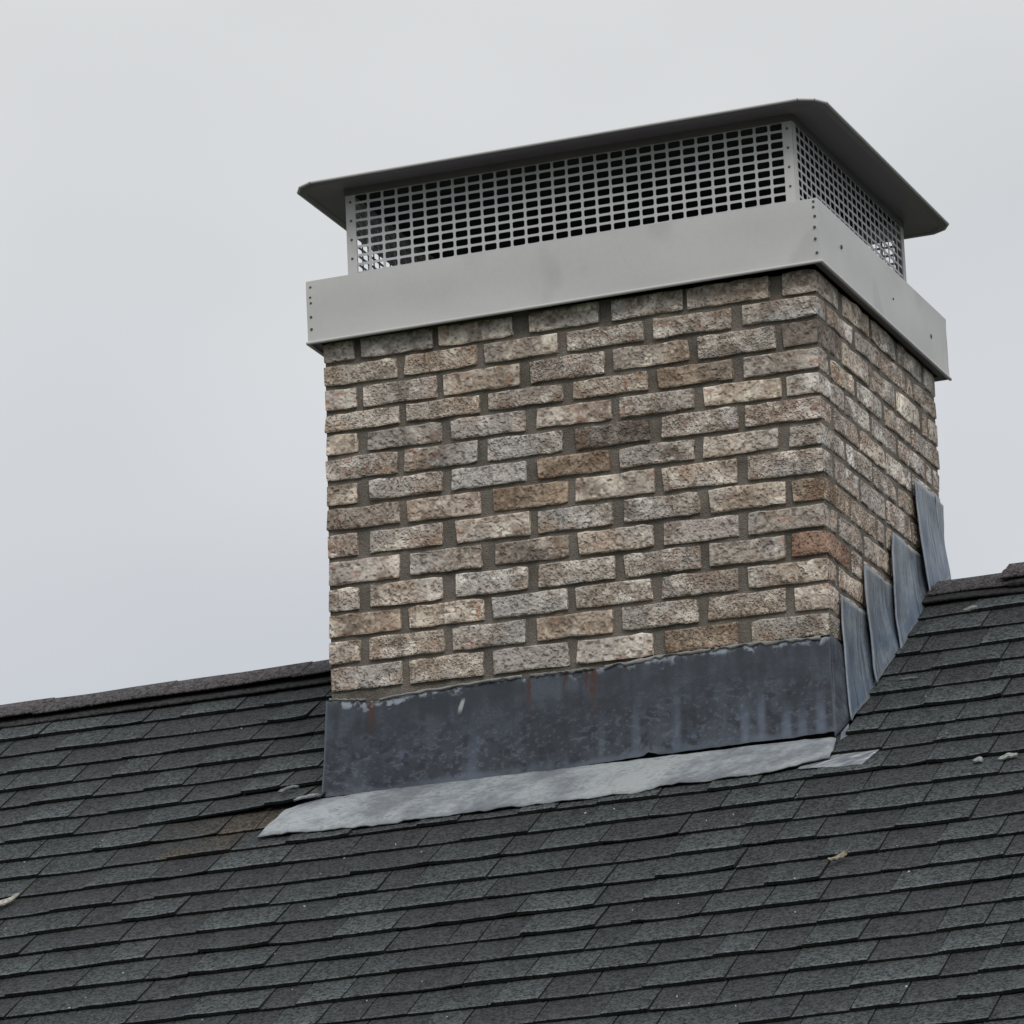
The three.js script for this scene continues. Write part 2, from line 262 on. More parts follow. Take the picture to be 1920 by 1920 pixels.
const UMIN = -6, UMAX = 5, VEAVE = 4.1;
const house = thing('house', 'house with dark grey asphalt shingle roof that the brick chimney stands through', 'house');
let roof;
{
  // deck: front slope and back slope with thickness, then walls below
  const zr = x => ZR + MX * x, apex = u => R(u, VR, -0.012);
  const back = V(0, -1, -1.5).normalize();
  const slab = (a, b, c, d, t) => { // quad a b c d (top side), extruded down
    const p = [a, b, c, d, ...[a, b, c, d].map(q => q.clone().add(V(0, -t, 0)))], g = new THREE.BufferGeometry();
    g.setAttribute('position', new THREE.Float32BufferAttribute(p.flatMap(q => q.toArray()), 3));
    g.setAttribute('uv', new THREE.Float32BufferAttribute([0, 0, 11, 0, 11, 5, 0, 5, 0, 0, 11, 0, 11, 5, 0, 5], 2));
    g.setIndex([0, 2, 1, 0, 3, 2, 4, 5, 6, 4, 6, 7, 0, 1, 5, 0, 5, 4, 1, 2, 6, 1, 6, 5, 2, 3, 7, 2, 7, 6, 3, 0, 4, 3, 4, 7]);
    const n = g.toNonIndexed(); n.computeVertexNormals(); return n;
  };
  const al = apex(UMIN), ar = apex(UMAX), fl = R(UMIN, VEAVE, -0.012), frt = R(UMAX, VEAVE, -0.012);
  const len = 4.1 - VR, bl = al.clone().add(V(0, -SL, -1).normalize().multiplyScalar(len)), br = ar.clone().add(V(0, -SL, -1).normalize().multiplyScalar(len));
  const front = slab(al, ar, frt, fl, 0.14), rear = slab(br.clone().add(V(0, 0, 0)), ar.clone().add(V(0, -0.002, -0.003)), al.clone().add(V(0, -0.002, -0.003)), bl, 0.14);
  const rg = rear; { const ix = rg.attributes.position; for (let i = 0; i < ix.count; i += 3) { const a = [ix.getX(i), ix.getY(i), ix.getZ(i)], b = [ix.getX(i + 1), ix.getY(i + 1), ix.getZ(i + 1)]; ix.setXYZ(i, ...b); ix.setXYZ(i + 1, ...a); } rg.computeVertexNormals(); }
  roof = add(house, 'roof', mergeGeometries([front, rg]), M.felt);
  const wallH = 3, yb = -5, zf = 2.15, zb = zr(0) - (zf - zr(0)) ;
  const wg = new THREE.BoxGeometry(10, Math.abs(yb - (fl.y - 0.02)), zf - zb); wg.translate(-0.5, (yb + fl.y - 0.02) / 2, (zf + zb) / 2);
  add(house, 'wall', wg, M.siding);
}

// shingle courses: each tab or tooth a slab of its own, tucked under the course above
const warp = (u, v) => 0.004 * n3(u * 1.3, v * 1.3, 0.5, 301) + 0.0015 * n3(u * 5, v * 4, 0.5, 303);
const CHL = -1.226, CHR = 0.010;
const stainAt = p => sstep(-1.66, -1.36, p.x + 0.10 * n3(p.x * 16, p.z * 22, 1, 331)) * clamp(0.75 + 0.9 * n3(p.x * 30, p.z * 60, 2, 333), 0, 1);
// slight curl of a tab at its free corners
const curl = (seed, f) => hash(seed, 12, 3) > 0.72 ? 0.004 * Math.pow(Math.abs(f * 2 - 1), 3) * hash(seed, 13, 3) : 0;
function shinglePiece(k, u0, u1, thick, seed, brown = false) {
  const nu = brown ? 12 : clamp(Math.round((u1 - u0) / 0.05), 2, 5), vb = k * EXP, vt = vb - EXP - 0.03;
  const rows = [[0, 0], [0.45, 0.45], [1 - 0.016 / (vb - vt), 1], [1, 1]];
  const pos = [], col = [], uv = [], ou = hash(seed, 5, 3) * 3, ov = hash(seed, 6, 3) * 3;
  const skew = (hash(seed, 8, 3) - 0.5) * 0.004, dvb = (hash(seed, 9, 3) - 0.5) * 0.004;
  const butt = u => vb + dvb + 0.0045 * n3(u * 3.1, k * 7.7, 0.3, 311) + 0.0024 * n3(u * 21, k * 3.3, 0.3, 313);
  const lift = u => { let l = 0; if (k === 5) l = 0.006 * sstep(-1.75, -1.24, u) * (u < -0.6 ? 1 : 0); if (k === 6) l = 0.013 * sstep(-1.7, -1.22, u) * (u < -0.6 ? 1 : 0); return l; };
  const H = (u, t) => 0.002 + t * (thick + 0.0025 + lift(u)) + 0.0012 * n3(u * 9, k * 5 + t * 3, 0.7, 317) * t;
  const P = (i, r, s) => { const f = i / nu, u = lerp(u0, u1, f) + (f - 0.5) * 0 + skew * (rows[r][0] - 0.5), t = rows[r][0], v = lerp(vt, butt(u), t); return R(u, v, warp(u, v) + H(u, t) + curl(seed, f) * t - s * (thick - 0.001) * Math.max(0.25, t)); };
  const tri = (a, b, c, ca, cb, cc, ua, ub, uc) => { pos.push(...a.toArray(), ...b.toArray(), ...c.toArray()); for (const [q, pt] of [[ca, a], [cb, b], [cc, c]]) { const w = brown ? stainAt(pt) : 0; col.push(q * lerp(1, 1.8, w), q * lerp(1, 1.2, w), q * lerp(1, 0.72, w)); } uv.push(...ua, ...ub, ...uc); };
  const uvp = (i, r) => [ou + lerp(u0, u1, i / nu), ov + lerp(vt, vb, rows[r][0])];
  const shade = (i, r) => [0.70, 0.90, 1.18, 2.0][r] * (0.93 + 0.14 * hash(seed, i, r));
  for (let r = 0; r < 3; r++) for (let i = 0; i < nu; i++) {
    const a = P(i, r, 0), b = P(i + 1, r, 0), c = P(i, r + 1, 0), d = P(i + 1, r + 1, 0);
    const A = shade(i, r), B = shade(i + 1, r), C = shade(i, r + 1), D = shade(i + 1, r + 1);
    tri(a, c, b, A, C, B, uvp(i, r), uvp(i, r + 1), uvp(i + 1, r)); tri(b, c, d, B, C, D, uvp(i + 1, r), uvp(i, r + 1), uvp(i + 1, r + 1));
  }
  const dk = 0.18;   // bare asphalt on the cut edges
  for (let i = 0; i < nu; i++) { const a = P(i, 3, 0), b = P(i + 1, 3, 0), c = P(i, 3, 1), d = P(i + 1, 3, 1); tri(a, c, b, dk, dk, dk, uvp(i, 3), uvp(i, 3), uvp(i + 1, 3)); tri(b, c, d, dk, dk, dk, uvp(i + 1, 3), uvp(i, 3), uvp(i + 1, 3)); }
  for (const [i, f] of [[0, 1], [nu, 0]]) { const a = P(i, 0, 0), b = P(i, 3, 0), c = P(i, 0, 1), d = P(i, 3, 1); const w = uvp(i, 0); if (f) { tri(a, c, b, dk, dk, dk, w, w, w); tri(b, c, d, dk, dk, dk, w, w, w); } else { tri(a, b, c, dk, dk, dk, w, w, w); tri(b, d, c, dk, dk, dk, w, w, w); } }
  { const a = P(0, 1, 1).addScaledVector(N, -0.003), b = P(nu, 1, 1).addScaledVector(N, -0.003), c = P(0, 3, 1).addScaledVector(N, -0.0005), d = P(nu, 3, 1).addScaledVector(N, -0.0005), w = uvp(0, 0); tri(a, b, c, dk, dk, dk, w, w, w); tri(b, d, c, dk, dk, dk, w, w, w); }
  const g = new THREE.BufferGeometry(); g.setAttribute('position', new THREE.Float32BufferAttribute(pos, 3)); g.setAttribute('color', new THREE.Float32BufferAttribute(col, 3)); g.setAttribute('uv', new THREE.Float32BufferAttribute(uv, 2));
  g.computeVertexNormals();
  return g;
}
{
  camera.updateMatrixWorld(); const view = new THREE.Matrix4().multiplyMatrices(camera.projectionMatrix, camera.matrixWorldInverse);
  const list = [], rand = rng(4711);
  const kMax = Math.floor(VEAVE / EXP);
  for (let k = -1; k <= kMax; k++) {
    let u = UMIN + rand() * 0.2, tooth = rand() > 0.5;
    while (u < UMAX) {
      const w = tooth ? 0.085 + 0.10 * rand() : 0.07 + 0.11 * rand();
      const th = tooth ? 0.0084 : 0.0055, tint = tooth ? [0, 1, 4, 6, 0, 2][Math.floor(rand() * 6)] : [2, 3, 5, 0, 5][Math.floor(rand() * 5)];
      const a = u, b = Math.min(UMAX, u + w), seed = Math.floor(rand() * 1e6);
      u = b + 0.0028; tooth = rand() < 0.2 ? tooth : !tooth;
      const zb = R(0, k * EXP, 0).z; let spans = [[a, b]];
      if (k <= 6 && zb > -1.2) spans = [[a, Math.min(b, k === 6 ? CHL - 0.014 : CHL)], [Math.max(a, CHR), b]].filter(s => s[1] - s[0] > 0.012);
      spans.forEach(([p, q], s) => {
        const c0 = R((p + q) / 2, (k - 0.5) * EXP, 0).applyMatrix4(view), c1 = R(p, k * EXP, 0).applyMatrix4(view), c2 = R(q, k * EXP, 0).applyMatrix4(view);
        const vis = Math.max(0, Math.min(1, c2.x) - Math.max(-1, c1.x)) * (c0.y > -1.02 ? 1 : 0);
        const seen = vis * (1 + 0.02 * k);
        const brown = (k === 7 || k === 8) && p > -1.72 && q < -1.1 && !(k === 8 && p > -1.5);
        list.push({ k, p, q, th: brown && k === 7 ? 0.0048 : th, tint: brown ? 2 : tint, seed: seed + s, seen, brown, order: list.length });
      });
    }
  }
  const ranked = list.filter(s => s.seen > 0).sort((a, b) => b.seen - a.seen);
  const single = new Set(ranked.slice(0, 300));
  const rest = new Map();
  for (const s of list) {
    const g = shinglePiece(s.k, s.p, s.q, s.th, s.seed, s.brown);
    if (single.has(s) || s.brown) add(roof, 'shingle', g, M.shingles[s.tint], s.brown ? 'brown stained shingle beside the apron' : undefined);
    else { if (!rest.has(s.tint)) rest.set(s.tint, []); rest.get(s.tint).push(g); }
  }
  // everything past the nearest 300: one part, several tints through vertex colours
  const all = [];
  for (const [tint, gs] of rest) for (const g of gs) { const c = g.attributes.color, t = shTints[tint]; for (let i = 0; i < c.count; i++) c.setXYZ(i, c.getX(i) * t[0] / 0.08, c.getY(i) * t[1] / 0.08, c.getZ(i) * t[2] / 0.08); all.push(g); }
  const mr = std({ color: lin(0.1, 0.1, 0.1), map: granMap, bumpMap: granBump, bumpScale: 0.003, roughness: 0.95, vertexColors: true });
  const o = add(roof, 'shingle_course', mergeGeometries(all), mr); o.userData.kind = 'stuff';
}
// ridge: cap shingles folded over, on a vent strip left of the chimney and from a step right of it
{
  const capProfile = (flap, lift, round) => { // (v offset from the ridge, h) on the front slope, mirrored to the back
    const pts = []; for (let i = 0; i <= 6; i++) { const t = i / 6; pts.push([flap * (1 - t), lift - round * fade(clamp((t - 0.5) * 2, 0, 1)) * 0.0]); } return pts;
  };
  const backDir = V(0, -SL, -1).normalize(), backN = V(0, 1, -SL).normalize();
  const cap = (u0, u1, flap, h, t, seed, rise0, rise1) => {
    const nu = 6, prof = []; const f = 5;
    for (let i = 0; i <= f; i++) prof.push(['f', flap * (1 - i / f)]); for (let i = 1; i <= f; i++) prof.push(['b', flap * i / f]);
    const n = prof.length, pos = [], uv = [], idx = [];
    for (let s = 0; s < 2; s++) for (let i = 0; i <= nu; i++) for (let j = 0; j < n; j++) {
      const u = lerp(u0, u1, i / nu), hh = h + lerp(rise0, rise1, i / nu) - s * t, [side, d] = prof[j];
      const wob = 0.002 * n3(u * 7, d * 20, 3, 401) + 0.003 * n3(u * 2, 4, 1, 403);
      const soft = 0.012 * Math.exp(-d * d / 0.0009);          // the fold is rounded, not a crease
      let p;
      if (side === 'f') p = R(u, VR + d + 0.004 * n3(u * 9, seed, 2, 405) * (d > flap * 0.9 ? 1 : 0), hh + wob); else p = R(u, VR, 0).addScaledVector(backDir, d).addScaledVector(backN, hh + wob);
      if (d < 0.001) p = R(u, VR, 0).add(V(0, (hh + wob) * 1.2, 0));
      p.y -= soft * 0.8;
      pos.push(p.x, p.y, p.z); uv.push(u + seed, (side === 'f' ? -d : d));
    }
    const q = (a, b, c, d) => idx.push(a, b, c, b, d, c), T = (nu + 1) * n;
    for (let i = 0; i < nu; i++) for (let j = 0; j < n - 1; j++) { const a = i * n + j, b = a + 1, c = a + n, d = c + 1; q(b, a, d, c); q(T + a, T + b, T + c, T + d); }
    for (let i = 0; i < nu; i++) for (const j of [0, n - 1]) { const a = i * n + j, c = a + n; if (j === 0) q(a, T + a, c, T + c); else q(T + a, a, T + c, c); }
    for (const i of [0, nu]) for (let j = 0; j < n - 1; j++) { const a = i * n + j; if (i === 0) q(a, a + 1, T + a, T + a + 1); else q(a + 1, a, T + a + 1, T + a); }
    const g = new THREE.BufferGeometry(); g.setAttribute('position', new THREE.Float32BufferAttribute(pos, 3)); g.setAttribute('uv', new THREE.Float32BufferAttribute(uv, 2)); g.setIndex(idx); g.computeVertexNormals(); return g;
  };
  const rand = rng(99);
  // left of the chimney, running in to the brickwork
  for (let u = -1.205, i = 0; u > UMIN; i++) { const w = 0.33 + 0.05 * rand(); add(roof, 'ridge_shingle', cap(u - w - 0.02, u, 0.085 + 0.006 * rand(), 0.033, 0.005, i + 1, 0.001, 0.003), M.ridge[i % 3]); u -= w; }
  add(roof, 'ridge_vent', cap(UMIN, -1.21, 0.118, 0.017, 0.006, 77, 0, 0), M.ventTop);
  // right: low caps, then the raised run begins
  add(roof, 'ridge_shingle', cap(0.036, 0.245, 0.10, 0.026, 0.006, 31, 0.0, 0.0), M.ridge[2]);
  add(roof, 'ridge_underlayer', cap(0.030, 0.30, 0.135, 0.016, 0.006, 33, 0.004, 0.0), M.vent);
  for (let u = 0.215, i = 0; u < UMAX; i++) { const w = 0.34 + 0.04 * rand(); add(roof, 'ridge_shingle', cap(u, u + w + 0.02, 0.085, 0.040, 0.007, 50 + i, 0.002, -0.001), M.ridge[(i + 1) % 3]); u += w; }
  add(roof, 'ridge_vent', cap(0.235, UMAX, 0.105, 0.030, 0.012, 78, 0, 0), M.vent);
}

// ---------------------------------------------------------------- chimney
const CW = 1.213, CD = 0.9356;
const chimney = thing('chimney', 'square chimney of tan and cream tumbled brick with lead flashing at its foot', 'chimney');
const YL = [0.779, 0.723, 0.665, 0.605, 0.555, 0.498, 0.435, 0.376, 0.315, 0.25, 0.185, 0.122, 0.059, -0.003, -0.07];
const YR = [0.800, 0.736, 0.678, 0.612, 0.554, 0.496, 0.435, 0.376, 0.308, 0.244, 0.182, 0.118, 0.058, -0.008, -0.072];
// brick ends along the front (x) and along the right side (z), course by course from the top
const FRONT = [
  [-1.213, -1.138, -1.118, -0.938, -0.922, -0.739, -0.695, -0.528, -0.496, -0.321, -0.309, -0.113, -0.078, 0], [-1.213, -1.03, -1.009, -0.832, -0.81, -0.63, -0.605, -0.421, -0.392, -0.208, -0.179, 0],
  [-1.213, -1.134, -1.113, -0.931, -0.911, -0.727, -0.698, -0.517, -0.493, -0.314, -0.285, -0.103, -0.083, 0], [-1.213, -1.028, -1.008, -0.827, -0.802, -0.62, -0.592, -0.413, -0.387, -0.207, -0.181, 0],
  [-1.213, -1.133, -1.104, -0.923, -0.896, -0.715, -0.686, -0.505, -0.481, -0.303, -0.278, -0.094, -0.078, 0], [-1.213, -1.035, -1.015, -0.834, -0.807, -0.627, -0.591, -0.412, -0.382, -0.201, -0.18, 0],
  [-1.213, -1.136, -1.103, -0.926, -0.898, -0.716, -0.687, -0.511, -0.485, -0.307, -0.284, -0.106, -0.077, 0], [-1.213, -1.032, -1.011, -0.831, -0.796, -0.616, -0.594, -0.407, -0.384, -0.208, -0.179, 0],
  [-1.213, -1.138, -1.104, -0.925, -0.891, -0.712, -0.69, -0.509, -0.478, -0.3, -0.273, -0.095, -0.075, 0], [-1.213, -1.035, -1.007, -0.831, -0.795, -0.616, -0.592, -0.414, -0.386, -0.207, -0.181, 0],
  [-1.213, -1.138, -1.109, -0.931, -0.895, -0.72, -0.69, -0.509, -0.482, -0.302, -0.279, -0.1, -0.081, 0], [-1.213, -1.036, -1.013, -0.83, -0.805, -0.624, -0.602, -0.421, -0.394, -0.214, -0.188, 0],
  [-1.213, -1.137, -1.11, -0.93, -0.908, -0.73, -0.699, -0.516, -0.49, -0.312, -0.285, -0.105, -0.081, 0], [-1.213, -1.035, -1.014, -0.834, -0.807, -0.627, -0.603, -0.423, -0.391, -0.218, -0.184, 0]];
const SIDE = [
  [0, -0.18, -0.202, -0.399, -0.417, -0.608, -0.627, -0.822, -0.838, -0.936], [0, -0.072, -0.083, -0.276, -0.288, -0.481, -0.493, -0.684, -0.694, -0.741, -0.752, -0.936],
  [0, -0.171, -0.184, -0.382, -0.395, -0.59, -0.604, -0.795, -0.81, -0.849, -0.86, -0.936], [0, -0.077, -0.09, -0.281, -0.294, -0.484, -0.499, -0.703, -0.715, -0.729, -0.742, -0.936],
  [0, -0.183, -0.195, -0.379, -0.394, -0.585, -0.602, -0.811, -0.826, -0.87, -0.882, -0.936], [0, -0.083, -0.1, -0.283, -0.298, -0.488, -0.5, -0.693, -0.706, -0.846, -0.858, -0.936],
  [0, -0.174, -0.186, -0.374, -0.386, -0.57, -0.582, -0.719, -0.732, -0.936], [0, -0.079, -0.091, -0.27, -0.284, -0.467, -0.479, -0.672, -0.684, -0.936],
  [0, -0.189, -0.201, -0.389, -0.4, -0.46, -0.473, -0.628, -0.64, -0.936], [0, -0.093, -0.105, -0.284, -0.296, -0.485, -0.497, -0.618, -0.63, -0.936],
  [0, -0.179, -0.191, -0.271, -0.283, -0.442, -0.454, -0.6], [0, -0.072, -0.086, -0.263, -0.275, -0.392, -0.404, -0.6],
  [0, -0.079, -0.091, -0.222, -0.234, -0.41], [0, -0.094, -0.106, -0.173, -0.185, -0.38]];
const special = { '3,4': M.brickRust, '1,0': M.bricks[4], '8,6': M.brickRust, '10,6': M.brickRed, '5,3': M.brickDark, '2,6': M.brickDark, '7,2': M.brickRust, '10,5': M.bricks[0], '13,4': M.brickRust, '4,0': M.bricks[3], '12,3': M.bricks[4], '6,3': M.brickRust };
{
  const rand = rng(2024);
  const brick = (x0, x1, z0, z1, yb, yt, slope, mat, seed) => {
    const w = x1 - x0, d = z0 - z1, h = yt - yb;
    const m = add(chimney, 'brick', stoneBox(w, h, d, seed), mat);
    m.position.set((x0 + x1) / 2, (yb + yt) / 2, (z0 + z1) / 2 + (rand() - 0.5) * 0.003);
    m.rotation.z = slope + (rand() - 0.5) * 0.008;
    m.rotation.y = (rand() - 0.5) * 0.006;
    return m;
  };
  for (let c = 0; c < 14; c++) {
    const f = FRONT[c], s = SIDE[c], nf = f.length / 2, slope = ((YR[c] + YR[c + 1]) - (YL[c] + YL[c + 1])) / 2 / CW;
    const yAt = (k, x) => lerp(YL[k], YR[k], (x + CW) / CW), top = c === 0 ? 0.006 : 0.0065, jit = () => (rand() - 0.5) * 0.003;
    for (let i = 0; i < nf; i++) {
      const x0 = f[i * 2], x1 = f[i * 2 + 1], xm = (x0 + x1) / 2, seed = c * 100 + i + 1;
      const depth = i === nf - 1 ? -s[1] : i === 0 ? (x1 - x0 < 0.1 ? 0.18 : 0.09) : 0.09;
      const mat = special[c + ',' + i] || M.bricks[Math.floor(rand() * M.bricks.length)];
      brick(x0 - (i ? 0.0018 : 0), x1 + (i < nf - 1 ? 0.0018 : 0), 0, -depth, yAt(c + 1, xm) + 0.0045 + jit() * 0.6, yAt(c, xm) - 0.0045 + jit() * 0.6, slope, mat, seed);
    }
    for (let i = 1; i < s.length / 2; i++) {
      const z0 = s[i * 2], z1 = s[i * 2 + 1], zm = (z0 + z1) / 2, yo = zm * 0.006;
      const m = brick(-0.09, 0.001, z0 - 0.002, z1 + (z1 < -0.92 ? 0 : 0.002), YR[c + 1] + yo + 0.0045 + jit() * 0.6, YR[c] + yo - 0.0052 + jit() * 0.6, 0, M.bricks[Math.floor(rand() * 8)], c * 100 + 40 + i);
      m.position.x += (rand() - 0.5) * 0.002;
    }
  }
  // mortar: raked a little behind the brick faces, with a rough surface
  const core = new THREE.BoxGeometry(CW - 0.0045, 1.75, CD - 0.0175, 90, 110, 60), p = core.attributes.position, uv = core.attributes.uv, nn = core.attributes.normal;
  core.translate(-CW / 2 - 0.0002, -0.085, -CD / 2);
  for (let i = 0; i < p.count; i++) {
    const x = p.getX(i), y = p.getY(i), z = p.getZ(i), k = (Math.abs(nn.getX(i)) > 0.5 ? 0.3 : 1) * 0.0028 * n3(x * 45, y * 45, z * 45, 501) + 0.0008 * n3(x * 130, y * 130, z * 130, 503);
    p.setXYZ(i, x + nn.getX(i) * k, y, z + nn.getZ(i) * k);
    uv.setXY(i, (Math.abs(nn.getX(i)) > 0.5 ? z : x) * 2.2, (Math.abs(nn.getY(i)) > 0.5 ? z : y) * 2.2);
  }
  core.computeVertexNormals();
  add(chimney, 'mortar', core, M.mortar);
}
// lead flashing
{
  const ft = [[-1.219, -0.088, 0.007], [-1.114, -0.098, 0.007], [-1.092, -0.100, 0.007], [-0.997, -0.092, 0.007], [-0.813, -0.084, 0.007], [-0.55, -0.084, 0.007], [-0.392, -0.074, 0.007], [-0.233, -0.070, 0.007], [0.004, -0.074, 0.008]];
  const fb = [[-1.226, -0.318, 0.027], [-0.994, -0.319, 0.031], [-0.553, -0.312, 0.033], [-0.44, -0.306, 0.037], [-0.425, -0.298, 0.041], [-0.405, -0.305, 0.037], [-0.078, -0.301, 0.033], [0.012, -0.296, 0.031]];
  add(chimney, 'front_flashing', sheet(ft, fb, [0, 0.1, 1], { nu: 90, nv: 16, thick: 0.003, dent: 0.003, freq: 8, seed: 2, rag: 0.002, ragTop: 0.002, curve: (u, v) => 0.006 * Math.pow(v, 6) * n3(u * 7, 2, 1, 5) }), M.lead, 'dark lead front flashing with rust streaks');
  add(chimney, 'corner_flashing', sheet([[0.0055, -0.072, 0.0095], [0.010, -0.078, -0.075]], [[0.0125, -0.308, 0.0315], [0.030, -0.256, -0.036]], [1, 0.05, 0], { nu: 14, nv: 14, thick: 0.003, dent: 0.0025, freq: 14, seed: 3, uvm: 0.5 }), std({ color: lin(0.14, 0.156, 0.19), map: leadSoft, bumpMap: grainBump, bumpScale: 0.001, roughness: 0.55, metalness: 0.2 }));
  add(chimney, 'corner_flashing', sheet([[0.028, -0.300, 0.031], [0.031, -0.272, -0.012]], [[0.03, -0.325, 0.052], [0.044, -0.305, 0.02]], [1, 0.3, 0.2], { nu: 6, nv: 6, thick: 0.003, dent: 0.001, seed: 4, uvm: 0.5 }), M.step);
  const steps = [
    [[[0.011, 0.039, -0.070], [0.008, 0.041, -0.275]], [[0.033, -0.262, -0.022], [0.030, -0.126, -0.258]]],
    [[[0.013, 0.156, -0.257], [0.008, 0.155, -0.51]], [[0.038, -0.137, -0.212], [0.030, 0.055, -0.53]]],
    [[[0.013, 0.288, -0.487], [0.007, 0.285, -0.745]], [[0.038, -0.019, -0.410], [0.030, 0.183, -0.745]]],
    [[[0.013, 0.466, -0.683], [0.008, 0.470, -0.866]], [[0.038, 0.163, -0.690], [0.034, 0.266, -0.868]]]];
  steps.forEach(([t, b], i) => {
    const n = [[t[0], [lerp(t[0][0], t[1][0], 0.5), (t[0][1] + t[1][1]) / 2, (t[0][2] + t[1][2]) / 2], t[1]], [b[0], [(b[0][0] + b[1][0]) / 2 + 0.002, (b[0][1] + b[1][1]) / 2, (b[0][2] + b[1][2]) / 2], b[1]]];
    add(chimney, 'step_flashing', sheet(n[0], n[1], [1, 0, 0], { nu: 20, nv: 22, thick: 0.0035, dent: 0.003, freq: 11, seed: 10 + i, rag: 0.002, ragTop: 0.0015, curve: (u, v) => 0.026 * (v * v - v) + 0.003 * sstep(0.12, 0, u) * sstep(0.1, 0.6, v) - 0.003 * Math.exp(-Math.pow((u - 0.62 - 0.1 * v) / 0.06, 2)) }), M.steps[i % 3]);
  });
  // the last piece turns round the back corner
  add(chimney, 'step_flashing', sheet([[0.010, 0.470, -0.862], [0.003, 0.467, -0.945]], [[0.031, 0.266, -0.862], [0.012, 0.27, -0.955]], [1, 0, -0.3], { nu: 8, nv: 16, thick: 0.0035, dent: 0.003, freq: 16, seed: 21, curve: (u, v) => 0.02 * (v * v - v) }), M.steps[1]);
  // left side, mostly out of sight
  for (let i = 0; i < 4; i++) { const z0 = -0.05 - i * 0.22, z1 = z0 - 0.24; add(chimney, 'step_flashing', sheet([[-1.222, Y0 - SL * z0 + 0.14, z0], [-1.222, Y0 - SL * z0 + 0.14, z1]], [[-1.236, Y0 - SL * z0 + 0.012, z0], [-1.236, Y0 - SL * z1 + 0.012, z1]], [-1, 0, 0], { nu: 8, nv: 8, dent: 0.002, seed: 30 + i, uvm: 0.5 }), M.step); }
  // sealant smeared along the top edge
  const bead = (pts, w, seed) => add(chimney, 'sealant', sheet(pts.map(p => [p[0], p[1] + 0.004, p[2] + 0.003]), pts.map(p => [p[0], p[1] - w * 0.2, p[2] + 0.003]), [0, 0.2, 1], { nu: 46, nv: 4, thick: 0.003, dent: 0.0012, freq: 30, seed, rag: w * 0.35, ragTop: 0.002, ragFreq: 0.45, uvm: 0.4, curve: (u, v) => 0.002 * Math.sin(Math.PI * v) }), M.sealant);
  bead([[-1.085, -0.099, 0.007], [-0.997, -0.092, 0.007], [-0.813, -0.084, 0.007], [-0.735, -0.083, 0.007]], 0.008, 41);
  bead([[-0.715, -0.084, 0.007], [-0.62, -0.084, 0.007], [-0.562, -0.084, 0.007]], 0.010, 42);
  bead([[-0.535, -0.084, 0.007], [-0.392, -0.074, 0.007], [-0.28, -0.071, 0.007]], 0.012, 43);
  bead([[-0.27, -0.071, 0.007], [-0.15, -0.071, 0.007], [-0.02, -0.074, 0.008]], 0.015, 44);
  bead([[-1.21, -0.086, 0.007], [-1.12, -0.096, 0.007]], 0.004, 45);
  // apron on the roof in front
  const at = [[-1.285, 0.092], [-1.244, 0.066], [-1.203, 0.052], [-0.975, 0.045], [-0.536, 0.045], [-0.412, 0.045], [-0.068, 0.045], [0.022, 0.05], [0.036, 0.118]];
  const ab = [[-1.303, 0.220], [-1.231, 0.219], [-1.138, 0.223], [-1.019, 0.230], [-0.853, 0.225], [-0.689, 0.219], [-0.514, 0.214], [-0.388, 0.211], [-0.32, 0.196], [-0.231, 0.197], [-0.097, 0.190], [-0.029, 0.172], [0.036, 0.150]];
  const lift = ([x, z], h) => onRoof(x, z, h).toArray();
  add(chimney, 'apron', sheet(at.map(p => lift(p, 0.017)), ab.map(p => lift(p, 0.017)), N.toArray(), { nu: 90, nv: 10, thick: 0.004, dent: 0.0016, freq: 26, seed: 51, rag: 0.004, ragFreq: 0.8, curve: (u, v) => 0.0025 * Math.sin(Math.PI * v) + 0.0022 * n3(u * 70 + v * 3, v * 2, 7, 61) * (0.3 + v) }), M.apron, 'pale grey lead apron strip on the shingles');
  add(chimney, 'apron_end', sheet([[-0.02, 0.135], [0.03, 0.118], [0.086, 0.112], [0.143, 0.112]].map(p => lift(p, 0.007)), [[-0.03, 0.182], [0.026, 0.191], [0.071, 0.196], [0.124, 0.200]].map(p => lift(p, 0.013)), N.toArray(), { nu: 18, nv: 5, thick: 0.003, dent: 0.0015, freq: 20, seed: 52, uvm: 0.45, rag: 0.003 }), std({ color: lin(0.52, 0.55, 0.55), map: leadSoft, roughness: 0.6, metalness: 0.1 }), 'whitish flashing end under the shingle');
}

